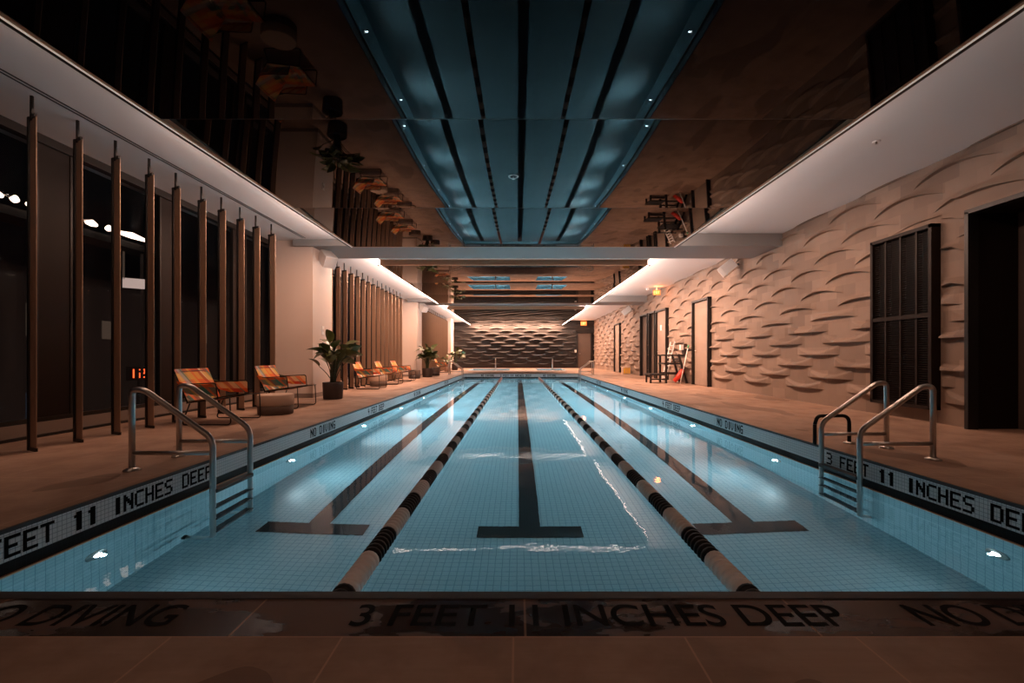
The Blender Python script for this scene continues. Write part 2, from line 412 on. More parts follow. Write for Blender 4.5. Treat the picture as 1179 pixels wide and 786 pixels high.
mosaic('NO DIVING', far(-1.75), .07); mosaic('3 FEET 11 INCHES DEEP', far(-0.84), .0715); mosaic('NO DIVING', far(1.22), .07)

def deck_text(txt, x, y, width, h):
    c = bpy.data.curves.new('t', 'FONT'); c.body = txt; c.size = 1.0; c.extrude = 0.0; c.offset = 0.012
    o = bpy.data.objects.new('t', c); COL.objects.link(o)
    bpy.context.view_layer.update(); dg = bpy.context.evaluated_depsgraph_get()
    me = bpy.data.meshes.new_from_object(o.evaluated_get(dg)); bpy.data.objects.remove(o)
    co = np.array([v.co[:] for v in me.vertices]); mn, mx = co.min(0), co.max(0)
    for v in me.vertices:
        v.co = ((v.co.x - mn[0]) / (mx[0] - mn[0]) * width, (v.co.y - mn[1]) / (mx[1] - mn[1]) * h, 0)
    me.materials.clear(); me.materials.append(M['letter'])
    t = bpy.data.objects.new('deck_lettering', me); COL.objects.link(t); t.location = (x, y, 0.0012); t.parent = floor
deck_text('3 FEET 11 INCHES DEEP', -0.535, 1.43, 1.60, 0.125)
deck_text('NO DIVING', -1.86, 1.43, 0.75, 0.125)
deck_text('NO DIVING', 1.30, 1.43, 0.75, 0.125)

wa = MB(); wa.quad((PX0, PY0, WZ), (PX1, PY0, WZ), (PX1, PY1, WZ), (PX0, PY1, WZ))
tag(wa.build('pool_water', M['water'], recalc=False), 'clear still water filling the lit lap pool', 'water', kind='stuff')

# hot tubs sunk in the far deck
for i, (x0, x1) in enumerate(TUBS):
    t = empty('hot_tub', ((x0 + x1) / 2, (TY0 + TY1) / 2, 0), label=('wide' if i == 0 else 'narrow') + ' glowing sunken hot tub behind the far pool edge, on the ' + ('left' if i == 0 else 'right'), cat='hot tub')
    w = (x1 - x0) / 2; d = (TY1 - TY0) / 2
    b = MB(); z = -0.8
    b.quad((-w, -d, z), (w, -d, z), (w, d, z), (-w, d, z)); b.quad((-w, -d, z), (-w, d, z), (-w, d, 0), (-w, -d, 0)); b.quad((w, -d, z), (w, -d, 0), (w, d, 0), (w, d, z))
    b.quad((-w, d, z), (w, d, z), (w, d, 0), (-w, d, 0)); b.quad((-w, -d, z), (-w, -d, 0), (w, -d, 0), (w, -d, z))
    b.build('tub_shell', M['pool_tile'], t, recalc=False)
    MB().quad((-w, -d, -.04), (w, -d, -.04), (w, d, -.04), (-w, d, -.04)).build('tub_water', M['water'], t, recalc=False)
    b = MB(); b.lathe([(0.001, .02), (.09, .02), (.09, 0)], 20, 'y', (0, -d, -.45)); b.build('tub_lamp', M['lens'], t)
    area('tub_light', ((x0 + x1) / 2, TY0 + .05, -.45), .2, .2, 190, POOL_BLUE, (R2(90), 0, 0))

# ------------------------------------------------------------------ carved relief walls
PER = 1.67
def relief(y, z):
    """height of the carving and the vertical warp that bends each lip: down at the foot of the wall, up near the ceiling"""
    h = np.zeros_like(y); w = np.zeros_like(y)
    for i in range(16):
        zl = 0.27 + 0.2 * i
        off = (0.25 + 0.41 * i) * PER
        yy = (y - 8.85 + off + PER / 2) % PER - PER / 2
        u = yy / 0.56; k = np.clip(1 - u * u, 0, 1)
        hi = min(max((zl - 1.25) / .6, 0), 1)
        hh = (0.09 + 0.13 * np.clip(u * u, 0, 1)) * (1 - hi) + .15 * hi
        pl = (.012 + .12 * u * u) * (1 - hi)
        t = np.clip((z - zl - pl) / (.055 * (1 - hi) + .16 * hi), 0, 1); t = t * (1 - hi) + t ** .6 * hi
        a = np.where((k > 0) & (z >= zl - 1e-5), (.068 + .012 * (1 - hi)) * k ** .8 * (1 - t * t * (3 - 2 * t)), 0)
        h = np.maximum(h, a)
        c = .105 * hi
        w += c * k * np.clip(1 - np.abs(z - zl) / .2, 0, 1)
    return h, w
def samples(lo, hi, step, extra=()):
    s = set(round(v, 4) for v in np.arange(lo, hi + 1e-6, step)); s |= set(round(v, 4) for v in extra); s.add(round(hi, 4))
    s = sorted(s); out = [s[0]]
    for v in s[1:]:
        if v - out[-1] > 1e-3: out.append(v)
    return out
def zsamp(top, extra=()):
    z = [0.0]
    for i in range(16):
        zl = 0.27 + 0.2 * i
        for d in (-0.004, 0.0, 0.018, 0.036, 0.054, 0.072, 0.09, 0.108, 0.126, 0.144, 0.162, .18):
            if 0 < zl + d < top: z.append(zl + d)
    z += [0.09, .18, top] + list(extra)
    z = sorted(set(round(v, 4) for v in z)); return z
def relief_wall(name, m, us, zs, place, holes, flats, label):
    U, Z = np.meshgrid(us, zs, indexing='ij'); h, w = relief(U, Z)
    for (a, b_, c, d) in holes + flats: h[(U > a - .03) & (U < b_ + .03) & (Z > c - .03) & (Z < d + .03)] = 0; 
    for (a, b_, c, d) in holes:
        ds = np.maximum(np.maximum(a - U, U - b_), np.maximum(c - Z, Z - d)); w *= np.clip(ds / .22, 0, 1)
    w[:, -2:] = 0; w[:, 0] = 0; Zw = np.minimum(Z + w, zs[-1] - (zs[-1] - Z) * .05)
    v = [place(U[i, j], h[i, j], Zw[i, j]) for i in range(len(us)) for j in range(len(zs))]
    f = []; nz = len(zs)
    for i in range(len(us) - 1):
        for j in range(nz - 1):
            cu, cz = (us[i] + us[i + 1]) / 2, (zs[j] + zs[j + 1]) / 2
            if any(a < cu < b_ and c < cz < d for (a, b_, c, d) in holes): continue
            f.append((i * nz + j, (i + 1) * nz + j, (i + 1) * nz + j + 1, i * nz + j + 1))
    me = bpy.data.meshes.new(name); me.from_pydata(v, [], f); me.materials.append(m)
    o = bpy.data.objects.new(name, me); COL.objects.link(o)
    return tag(o, label, 'wall', kind='structure')
REC = (3.9, 5.29, 0.0, 2.51); ALD = (18.35, 19.4, 0.0, 2.54); ALC = (17.35, 18.12, 0.0, 2.54)
DA, DB, DE = (12.43, 13.6, 0.0, 2.47), (15.96, 17.2, 0.0, 2.54), (23.3, 24.6, 0.0, 2.54)
LOU = (5.70, 6.69, 0.17, 2.51)
ys = samples(YB, YE, 0.045, [q for h_ in (REC, ALD, ALC, DA, DB, DE) for q in h_[:2]])
zs = zsamp(CR, [2.51, 2.54, 2.47])
wall_r = relief_wall('wall_right', M['stone'], ys, zs, lambda u, h, z: (XR - h, u, z), [REC, ALD, ALC], [DA, DB, DE, LOU], 'right wall of sandstone carved with rows of wave-like lips')
xs = samples(XL - .1, XR + .05, 0.045)
wall_e = relief_wall('wall_end', M['shaded_stone_end'], xs, zsamp(CR), lambda u, h, z: (u, YE - h, z), [], [(4.08, 5.12, 0, 2.5)], 'shaded far end wall carved with rows of curved lips')
tag(MB().box(XL - .4, 6.4, YB - .1, YB, 0, 3.4).build('wall_back', M['dark_wall']), 'dark wall behind the near pool deck', 'wall', kind='structure')

# recesses and alcoves behind the right wall
def alcove(y0, y1, top, depth, m, back):
    b = MB(); x0, x1 = XR - .002, XR + depth
    b.quad((x0, y0, 0), (x1, y0, 0), (x1, y0, top), (x0, y0, top)); b.quad((x0, y1, 0), (x0, y1, top), (x1, y1, top), (x1, y1, 0))
    b.quad((x0, y0, top), (x1, y0, top), (x1, y1, top), (x0, y1, top)); b.build('recess_lining', m, wall_r, recalc=False)
    MB().quad((x1, y0, 0), (x1, y1, 0), (x1, y1, top), (x1, y0, top)).build('recess_back', back, wall_r, recalc=False)
    f = MB(); t = .035
    f.box(XR - .10, XR + .02, y1 - t, y1 + .01, 0, top); f.box(XR - .10, XR + .02, y0 - .01, y0 + t, 0, top); f.box(XR - .10, XR + .02, y0 - .01, y1 + .01, top - .02, top + .03)
    f.build('recess_frame', M['black'], wall_r)
alcove(REC[0], REC[1], REC[3], 0.52, M['panel'], M['dark_wall'])
alcove(ALD[0], ALD[1], ALD[3], 0.8, M['plain_stone'], M['dark_wall'])
alcove(ALC[0], ALC[1], ALC[3], 0.8, M['plain_stone'], M['dark_wall'])

def side_door(n_, d, label):
    y0, y1, _, top = d; t = .055
    r = empty('door_%d' % n_, (XR, (y0 + y1) / 2, 0), label=label, cat='door', kind='structure'); w = (y1 - y0) / 2
    f = MB(); f.box(-.11, .0, w - t, w, 0, top); f.box(-.11, .0, -w, -w + t, 0, top); f.box(-.11, .0, -w, w, top - t, top)
    f.build('door_frame', M['black'], r)
    MB().box(-.03, -.005, -w + t, w - t, .01, top - t).build('door_leaf', M['plain_stone'], r)
    h = MB(); h.tube(arc([(-.03, w - t - .10, 1.0), (-.075, w - t - .10, 1.0), (-.075, w - t - .21, 1.0)], .02), .009, 8); h.build('door_handle', M['steel'], r)
    return r
side_door(1, DA, 'tall stone faced door in black frame, nearest on the right wall')
d2 = side_door(2, DB, 'tall stone faced door with white notice beside the black guard chair')
MB().box(-.045, -.03, .05, .20, 1.78, 1.98).build('notice_plate', M['white_plastic'], d2)
side_door(3, DE, 'farthest stone faced door in black frame on the right wall')
r = empty('door_4', (4.6, YE, 0), label='black framed door in the far end wall under an exit sign', cat='door', kind='structure')
f = MB(); f.box(-.52, -.44, -.12, 0, 0, 2.49); f.box(.44, .52, -.12, 0, 0, 2.49); f.box(-.52, .52, -.12, 0, 2.41, 2.49); f.build('door_frame', M['black'], r)
MB().box(-.44, .44, -.04, -.01, .01, 2.41).build('door_leaf', mat('dark stone door', (.10, .068, .05), .6), r)
MB().tube(arc([(-.36, -.04, 1.0), (-.36, -.09, 1.0), (-.24, -.09, 1.0)], .02), .01, 8).build('door_handle', M['steel'], r)

# louvred vent panel
r = empty('louvered_panel', (XR, (LOU[0] + LOU[1]) / 2, LOU[2]), label='tall dark louvered panel on the right wall beside the deep recess', cat='vent panel')
w = (LOU[1] - LOU[0]) / 2; hh = LOU[3] - LOU[2]
f = MB(); t = .045
f.box(-.12, 0, -w, -w + t, 0, hh); f.box(-.12, 0, w - t, w, 0, hh); f.box(-.12, 0, -w, w, 0, t); f.box(-.12, 0, -w, w, hh - t, hh); f.build('frame', M['panel'], r)
MB().box(-.115, -.03, -w + t, w - t, 1.17, 1.22).build('middle_rail', M['panel'], r)
MB().box(-.012, -.001, -w + t, w - t, t, hh - t).build('backing', M['black'], r)
for k in range(1, 4):
    y = -w + k * 2 * w / 4; MB().box(-.095, -.02, y - .014, y + .014, t, hh - t).build('mullion', M['panel'], r)
for k in range(4):
    y0 = -w + k * 2 * w / 4 + .016 + (t * .7 if k == 0 else 0); y1 = -w + (k + 1) * 2 * w / 4 - .016 - (t * .7 if k == 3 else 0)
    s = MB(); z = t + .012
    while z < hh - t - .03:
        s.quad((-.085, y0, z), (-.085, y1, z), (-.03, y1, z + .022), (-.03, y0, z + .022)); s.quad((-.085, y0, z), (-.03, y0, z + .022), (-.03, y0, z + .026), (-.085, y0, z + .006)); z += .03
        s.quad((-.085, y0, z - .03), (-.085, y1, z - .03), (-.085, y1, z - .022), (-.085, y0, z - .022))
    s.build('slat_panel', M['panel'], r, recalc=False)

# ------------------------------------------------------------------ ceilings, beams, hanging mirror rafts, columns
c = MB(); c.box(XL - .4, 0, YB, YE, CL, CL + .25); c.box(0, XR + .1, YB, YE, CR, CR + .13)
ceil = tag(c.build('ceiling', M['ceiling']), 'white painted ceiling above the black mirror panels', 'ceiling', kind='structure')
for x in (-4.20, -4.245): MB().box(x - .008, x + .008, YB, 9.0, CL - .004, CL - .0005).build('slot_line', M['black'], ceil)
COLS = [(9.2, 10.15), (18.7, 19.65), (28.2, 29.4)]
for i, (y0, y1) in enumerate(COLS):
    o = empty('column', (-4.57, (y0 + y1) / 2, 0), label=['nearest', 'second', 'farthest'][i] + ' square plaster column on the left side of the deck', cat='column', kind='structure')
    h = (y1 - y0) / 2
    MB().box(-.43, .43, -h, h, 0, CL).build('shaft', M['column'], o)
    MB().box(-.43, .437, -h - .007, h + .007, 0, .09).build('skirting', M['curb'], o)
for i, (y0, y1) in enumerate([(9.1, 10.3), (18.55, 19.8)]):
    b = MB(); b.box(-4.5, XR - .01, y0, y1, 3.05, CR)
    tag(b.build('beam', M['beam']), ['near', 'far'][i] + ' plastered beam crossing the ceiling between the mirror panels', 'beam', kind='structure')
for i, (y0, y1) in enumerate(RAFTS):
    x0, x1 = RAFTX
    o = empty('ceiling_raft', (0, (y0 + y1) / 2, 2.96), label=['near', 'middle', 'far'][i] + ' hanging ceiling raft faced in black mirror above the pool', cat='ceiling panel', kind='structure')
    L = (y1 - y0) / 2
    MB().box(x0 + .03, x1 - .03, -L + .03, L - .03, .075, .14).build('raft_body', M['black'], o)
    seams = {0: [-1.0, 1.62, 4.06, 6.5, 8.85], 1: [10.63, 13.2, 15.75, 18.3], 2: [20.7, 23.25, 25.8, 28.35, 30.9]}[i]
    for k in range(len(seams) - 1):
        a, b_ = seams[k] - (y0 + y1) / 2, seams[k + 1] - (y0 + y1) / 2
        a += .03 if k == 0 else .002; b_ -= .03 if k == len(seams) - 2 else .002
        # each stretched panel slopes gently down and flattens towards its far end
        q = MB(); nseg = 16; s0, s1 = R2(2.8), R2(-.45); Lp = b_ - a
        zf = lambda t: .001 + Lp * ((s0 * (1 - t) + (s1 - s0) * (1 - t * t) / 2))
        for j in range(nseg + 1):
            t = j / nseg; q.v += [(x0 + .03, a + Lp * t, zf(t)), (x1 - .03, a + Lp * t, zf(t))]
        for j in range(nseg): q.f.append((2 * j, 2 * j + 2, 2 * j + 3, 2 * j + 1)); q.sm.append(True)
        q.build('mirror_panel', M['mirror'], o, recalc=False)
        if k > 0: MB().box(x0 + .03, x1 - .03, a - .006, a, .0, .08).build('seam_profile', M['black'], o)
    t = MB(); t.box(x0, x0 + .03, -L, L, 0, .15); t.box(x1 - .03, x1, -L, L, 0, .15); t.box(x0 + .03, x1 - .03, -L, -L + .03, 0, .15); t.box(x0 + .03, x1 - .03, L - .03, L, 0, .15); t.build('edge_trim', M['bronze_trim'], o)
    t = MB(); t.box(x0 - .06, x0, -L, L, 0.0, .012); t.box(x1, x1 + .06, -L, L, 0, .012); t.build('light_ledge', M['black'], o)
    m = M['led_soft'] if i == 0 else M['led']
    t = MB(); t.box(x0 - .016, x0 - .002, -L, L, -.006, -.0005); t.box(x1 + .002, x1 + .016, -L, L, -.006, -.0005); t.build('led_strip', m, o)
    if i > 0:
        yy = ([0, 10.42, 20.07][i]) - (y0 + y1) / 2
        wd_ = [0, .07, .11][i]
        t = MB(); t.quad((x0, yy + .02, .14), (x0, yy + .05, .14), (x1, yy + .05, .14), (x1, yy + .02, .14)); t.build('end_led_strip', M['led'], o, recalc=False)
        t = MB(); t.box(x0, x1, yy, yy + wd_ + .01, .145, .155); t.box(x0, x1, yy + wd_ + .002, yy + wd_ + .012, .108, .155); t.build('led_shield', M['black'], o)  # added black shield, keeps the end strip's light off the raft front
# sprinkler roses
def rose(x, y, z, label, r_=.035, grp=None):
    o = empty('sprinkler', (x, y, z), label=label, cat='sprinkler', group=grp)
    a = MB(); a.lathe([(r_, 0), (r_, -.006), (r_ * .75, -.012), (r_ * .62, -.012), (r_ * .6, -.002)], 24); a.build('escutcheon', M['white_plastic'], o)
    a = MB(); a.lathe([(.008, 0), (.008, -.03), (.018, -.034), (.018, -.037)], 12); a.build('head', M['steel'], o)
rose(-.05, 5.38, 2.975, 'small ringed sprinkler in the near black mirror ceiling panel', .068)
rose(4.1, 5.2, CR, 'small white sprinkler on the right ceiling near the camera', .04)
rose(3.7, 11.0, CR, 'small white sprinkler on the right ceiling beyond the near beam', .04)
o = empty('smoke_detector', (4.75, 16.6, CR), label='round white smoke detector on the ceiling beside the hanging exit sign', cat='smoke detector')
MB().lathe([(.07, 0), (.07, -.03), (.05, -.06), (.02, -.065)], 20).build('housing', M['white_plastic'], o)

# ------------------------------------------------------------------ window wall on the left
bays = [(YB, 9.2), (10.15, 18.7), (19.65, 28.2)]
tag(MB().box(XL - .4, XL + .1, 29.4, YE, 0, CL).build('wall_left', M['column']), 'plaster wall stub left of the far end wall', 'wall', kind='structure')
for i, (y0, y1) in enumerate(bays):
    wn = empty('window_%d' % (i + 1), (XL, y0, 0), label='floor to ceiling dark glazing behind the ' + ['near', 'middle', 'far'][i] + ' row of fins', cat='window', kind='structure')
    L = y1 - y0
    MB().box(-.3, 0, 0, L, 0, .155).build('window_sill', M['curb'], wn)
    MB().box(-.002, .02, 0, L, 0, .03).build('sill_foot_strip', M['black'], wn)  # black strip along the foot of the sill
    MB().quad((-.06, 0, .155), (-.06, L, .155), (-.06, L, 3.1), (-.06, 0, 3.1)).build('glass', M['glass'], wn, recalc=False)
    fr = MB(); fr.box(-.1, .0, 0, L, 3.09, CL); fr.box(-.1, -.02, 0, L, .155, .20)
    k = 0.0; cents = []
    yy = 4.95 - 1.65 * 5
    while yy < y1:
        if y0 + .3 < yy < y1 - .2:
            cents.append(yy - y0)
        yy += 1.65
    for c_ in cents: fr.box(-.09, -.03, c_ - .17 - .03, c_ - .17, .2, 3.09); fr.box(-.09, -.03, c_ + .17, c_ + .20, .2, 3.09)
    fr.build('window_frame', M['frame'], wn)
    for c_ in cents: MB().box(-.085, -.04, c_ - .17, c_ + .17, .2, 3.09).build('blank_panel', M['panel'], wn)

# fins
def fin(loc, label, group, first=[None]):
    if first[0] is None:
        o = empty('window_fin', loc, label=label, cat='fin', group=group)
        e_ = Vector((-.158, .085, 0)); d = e_.normalized(); n_ = Vector((-d.y, d.x, 0))
        def plate(a, c_, th, z0, z1):
            b = MB(); n2 = n_ * th / 2; P = [a + n2, a - n2, c_ - n2, c_ + n2]
            for k in range(4):
                p, q = P[k], P[(k + 1) % 4]; b.quad((p.x, p.y, z0), (q.x, q.y, z0), (q.x, q.y, z1), (p.x, p.y, z1))
            b.quad(*[(p.x, p.y, z1) for p in P]); b.quad(*[(p.x, p.y, z0) for p in reversed(P)]); return b
        plate(Vector((0, 0, 0)), e_ * .80, .005, .03, 2.97).build('blade', M['fin'], o)
        plate(e_ * .805, e_, .03, .0, 3.0).build('dark_side_strip', M['black'], o)  # added black strip for the dark outer side of the fin
        k = MB(); k.tube([(-.10, .054, 2.96), (-.10, .054, CL)], .014, 8); k.beam((-.02, .011, 2.985), (-.17, .092, 2.985), .02, .03); k.build('top_bracket', M['black'], o)
        plate(Vector((-.005, .003, 0)), e_ * .80, .02, .0, .032).build('foot', M['black'], o)
        first[0] = o; return o
    o = copy_tree(first[0]); o.location = loc; o['label'] = label; o['group'] = group; return o
ORD = ['first', 'second', 'third', 'fourth', 'fifth', 'sixth', 'seventh', 'eighth', 'ninth', 'tenth', 'eleventh', 'twelfth', 'thirteenth', 'fourteenth', 'fifteenth', 'sixteenth', 'seventeenth', 'eighteenth', 'nineteenth', 'twentieth']
g1 = [3.59, 4.03, 4.456, 4.88, 5.33, 5.75, 6.22, 6.64, 7.09, 7.52, 8.0]
for k, y in enumerate(g1):
    if k == 0: lab = 'bronze window fin at the extreme left edge of the view'
    elif k < len(g1) - 1: lab = ORD[k] + ' bronze window fin from the left edge of the view'
    elif k == len(g1) - 1: lab = 'last bronze window fin of the near row, just before the nearest column'
    else: lab = 'tall bronze window fin in the near row along the left deck'
    fin((-4.26, y, 0), lab, 'near row of window fins')
y = 10.48; k = 0
while y < 17.0: fin((-4.26, y, 0), ORD[k] + ' bronze window fin past the nearest column', 'middle row of window fins'); y += .452; k += 1
y = 20.1; k = 0
while y < 27.8: fin((-4.26, y, 0), ORD[k] + ' small distant bronze window fin past the second column', 'far row of window fins'); y += .452; k += 1

# ------------------------------------------------------------------ the night street outside
ext = tag(MB().box(-60, XL - .45, -30, 60, -6.1, -6.0).build('street_ground', mat('asphalt', (.02, .02, .022), .8)), 'dark street beyond the windows', 'street', kind='structure')
m_build = mat('night facade', (.03, .024, .022), .8)
mw1 = mat('lit window warm', (.1, .08, .06), .5, emit=(1, .7, .5), estr=.035)
mw2 = mat('lit window cool', (.1, .1, .1), .5, emit=(.4, .6, .9), estr=.02)
mw3 = mat('signal red', (.3, .02, .01), .5, emit=(1, .09, .02), estr=3)
mw4 = mat('street lamp', (1, 1, 1), .5, emit=(1, .72, .55), estr=4)
bl = empty('building', (-16, 16, -6), label='dark building across the street seen through the near glazing', cat='building')
MB().box(-6, 0, -20, 26, 0, 16).build('facade', m_build, bl)
rnd = random.Random(4)
for k in range(26):
    yy = -12 + (k % 13) * 2.7; zz = 4.5 + (k // 13) * 3.0
    if rnd.random() < .6: MB().box(0, .03, yy, yy + rnd.uniform(.4, .9), zz, zz + rnd.uniform(.5, 1.2)).build('window', mw1 if rnd.random() < .6 else mw2, bl)
can = empty('sidewalk_canopy', (-9, 9.4, -6), label='row of glowing lamps on a street canopy beyond the left glass', cat='canopy')
MB().box(-.6, .0, -2.2, 2.2, 9.35, 9.5).build('canopy_beam', m_build, can)
MB().box(-.3, -.2, -2.1, -2.0, 0, 9.35).build('canopy_post', m_build, can); MB().box(-.3, -.2, 2.0, 2.1, 0, 9.35).build('canopy_post', m_build, can)
for (a, b_) in ((-1.75, -1.45), (-1.4, -1.2), (-1.15, -.75), (-.0, .32), (.45, .66), (.72, 1.6)):
    q = MB(); q.tube([(.05, a + .05, 9.62), (.05, (a + b_) / 2, 9.64), (.05, b_ - .05, 9.62)], [.035, .07, .035], 10); q.build('lamp', mw4, can)
sg = empty('street_sign', (-9, 10.9, -6), R2(-50), label='pale lit sign frame hanging beyond the glass under the lamps', cat='sign')
q = MB(); q.box(0, .04, -.35, -.31, 8.65, 9.3); q.box(0, .04, .3, .33, 8.7, 9.1); q.build('frame', mw1, sg)
MB().box(0, .04, -.35, .1, 8.45, 8.68).build('sign_panel', mat('sign panel', (.5, .4, .35), .5, emit=(1, .75, .65), estr=.45), sg)
MB().box(-.06, -.01, -.03, .03, 0, 9.3).build('post', m_build, sg)
# red countdown display outside
sg = empty('countdown_display', (-10, 12.0, -6), R2(-51), label='small red glowing number 12 display seen through the dark glass', cat='display')
MB().box(-.1, -.02, -.25, .25, 6.2, 6.57).build('housing', M['black'], sg)
q = MB(); s_ = .03
for (y0, z0, y1, z1) in ((-.16, 6.22, -.16, 6.55), (.05, 6.55, .22, 6.55), (.22, 6.55, .22, 6.39), (.05, 6.39, .22, 6.39), (.05, 6.39, .05, 6.22), (.05, 6.22, .22, 6.22)):
    y0, y1, z0, z1 = y0 * .6, y1 * .6, 6.385 + (z0 - 6.385) * .6, 6.385 + (z1 - 6.385) * .6
    q.box(-.02, .0, min(y0, y1) - s_ / 2, max(y0, y1) + s_ / 2, min(z0, z1) - s_ / 2, max(z0, z1) + s_ / 2)
q.build('digits', mw3, sg); MB().box(-.07, -.05, -.03, .03, 0, 6.2).build('post', M['black'], sg)
sg = empty('traffic_light', (-10, 10.25, -6), R2(-46), label='glowing red traffic light beyond the glass near the left edge', cat='traffic light')
MB().box(-.2, -.02, -.16, .16, 7.4, 8.4).build('housing', M['black'], sg); MB().box(-.02, 0, -.13, .13, 8.1, 8.27).build('red_lens', mw3, sg); MB().box(-.14, -.08, -.03, .03, 0, 7.4).build('post', M['black'], sg)

# ------------------------------------------------------------------ pool lamps
ylam = [2.73, 5.04, 7.4, 9.75, 12.1, 14.45, 16.8, 19.15]
def lamp(x, y, side, label):
    o = empty('pool_lamp', (x, y, -0.58), label=label, cat='pool lamp', group='round lamps under water along the ' + ('left' if side > 0 else 'right') + ' pool wall')
    o.rotation_euler = (0, 0, 0 if side > 0 else math.pi)
    MB().lathe([(.028, .013), (.06, .013), (.07, 0)], 20, 'x').build('trim_ring', M['steel'], o)
    MB().lathe([(.001, .018), (.024, .018), (.026, .0)], 20, 'x').build('lens', M['lens'], o)
    l = bpy.data.lights.new('pool_light', 'SPOT'); l.energy = POOL_LAMP_W * (0.14 if y < 3 else 0.75 if y < 6 else 2.4 if y < 8 else 5.0) * 3; l.color = POOL_BLUE; l.spot_size = R2(165); l.spot_blend = 1.0; l.shadow_soft_size = .012
    s = bpy.data.objects.new('pool_light', l); COL.objects.link(s); s.location = (x + side * .045, y, -.58)
    s.rotation_euler = (0, R2(-90 * side + (0)), 0)
for k, y in enumerate(ylam):
    nm = 'nearest' if k == 0 else None
    for x, sd, sn in ((PX0, 1, 'left'), (PX1, -1, 'right')):
        lamp(x, y, sd, ('nearest glowing underwater lamp in the %s pool wall' if k == 0 else ORD[k] + ' glowing underwater lamp from the camera in the %s pool wall') % sn)

# ------------------------------------------------------------------ lane ropes
SEG = 0.335
def float_mesh(n_=7):
    p = [(.014, 0)]; w = SEG / n_
    for k in range(n_):
        a = k * w; p += [(.03, a + .1 * w), (.05, a + .16 * w), (.054, a + .3 * w), (.054, a + .62 * w), (.05, a + .76 * w), (.03, a + .84 * w)]
    p.append((.014, SEG)); return p
first = {}
for idx, x in enumerate((-0.77, 1.02)):
    o = empty('lane_rope', (x, PY0, WZ + .018), label=['left', 'right'][idx] + ' black and white floating lane rope along the pool', cat='lane rope')
    MB().tube([(0, 0.0, 0), (0, PY1 - PY0, 0)], .006, 6).build('cable', M['steel'], o)
    k = 0; y = .075
    while y + SEG < PY1 - PY0 - .05:
        rem = PY1 - PY0 - y
        key = 'pale_red' if rem < 4.2 else ('float_white' if k % 2 == 1 else 'float_black')
        if key not in first:
            f = MB().lathe(float_mesh(), 16, 'y').build('float', M[key], o); first[key] = f
        else:
            f = first[key].copy(); COL.objects.link(f); f.parent = o
        f.location = (0, y, 0); y += SEG + .002; k += 1

# ------------------------------------------------------------------ pool ladders
def ladder(loc, rz, label):
    o = empty('pool_ladder', loc, rz, label, 'ladder')
    for s in (-1, 1):
        y = s * .235
        path = arc([(0, y, 0), (0, y, .60), (.09, y, .60), (.60, y, .235), (.60, y, -1.03), (.40, y, -1.03)], .075, 8)
        rl = MB().tube(path, .0215, 14).build('rail', M['steel'], o)
        MB().lathe([(.055, 0), (.055, .008), (.03, .022), (.022, .024)], 20, 'z', (0, y, 0)).build('flange', M['steel'], rl)
        MB().tube([(0.0, y, .13), (.60, y, .13)], .016, 10).build('crossbar', M['steel'], o)
        MB().lathe([(.028, 0), (.028, .02), (.016, .03)], 14, 'x', (.385, y, -1.03)).build('bumper', M['black'], rl)
    for z in (-.15, -.39, -.65, -.91):
        MB().box(.568, .632, -.235, .235, z - .018, z + .012).build('tread', M['tread'], o, bevel=.006)
    return o
lad = ladder((-2.86, 3.61, 0), 0, 'nearest steel pool ladder on the left pool edge')
for loc, rz, lab in (((3.40, 3.96, 0), math.pi, 'nearest steel pool ladder on the right pool edge'), ((-3.12, 20.85, 0), 0, 'far steel pool ladder on the left pool edge'), ((3.44, 20.85, 0), math.pi, 'far steel pool ladder on the right pool edge')):
    q = copy_tree(lad, label=lab); q.location = loc; q.rotation_euler = (0, 0, rz)
# small hooped bar beside the right ladder
o = empty('grab_bar', (3.22, 4.42, 0), label='low dark hooped bar behind the near right pool ladder', cat='grab bar')
MB().tube(arc([(0, 0, 0), (0, 0, .27), (-.33, -.03, .27), (-.36, -.04, .19)], .08, 8), .017, 12).build('hoop', M['wire'], o)
MB().lathe([(.05, 0), (.05, .01), (.02, .02)], 18).build('flange', M['steel'], o)
MB().tube([(-.36, -.04, .19), (-.36, -.04, .0)], .017, 12).build('post', M['wire'], o)
# hot tub rails
for x, lab in ((-1.28, 'slim steel handrail beside the wide left hot tub'), (2.02, 'slim steel handrail beside the narrow right hot tub')):
    o = empty('tub_rail', (x, 26.3, 0), label=lab, cat='handrail')
    MB().tube(arc([(0, 0, 0), (0, 0, .68), (.0, .14, .68), (.0, .25, .0)], .1, 6), .024, 10).build('rail', M['steel'], o)
    MB().lathe([(.06, 0), (.06, .012), (.025, .02)], 16).build('flange', M['steel'], o)

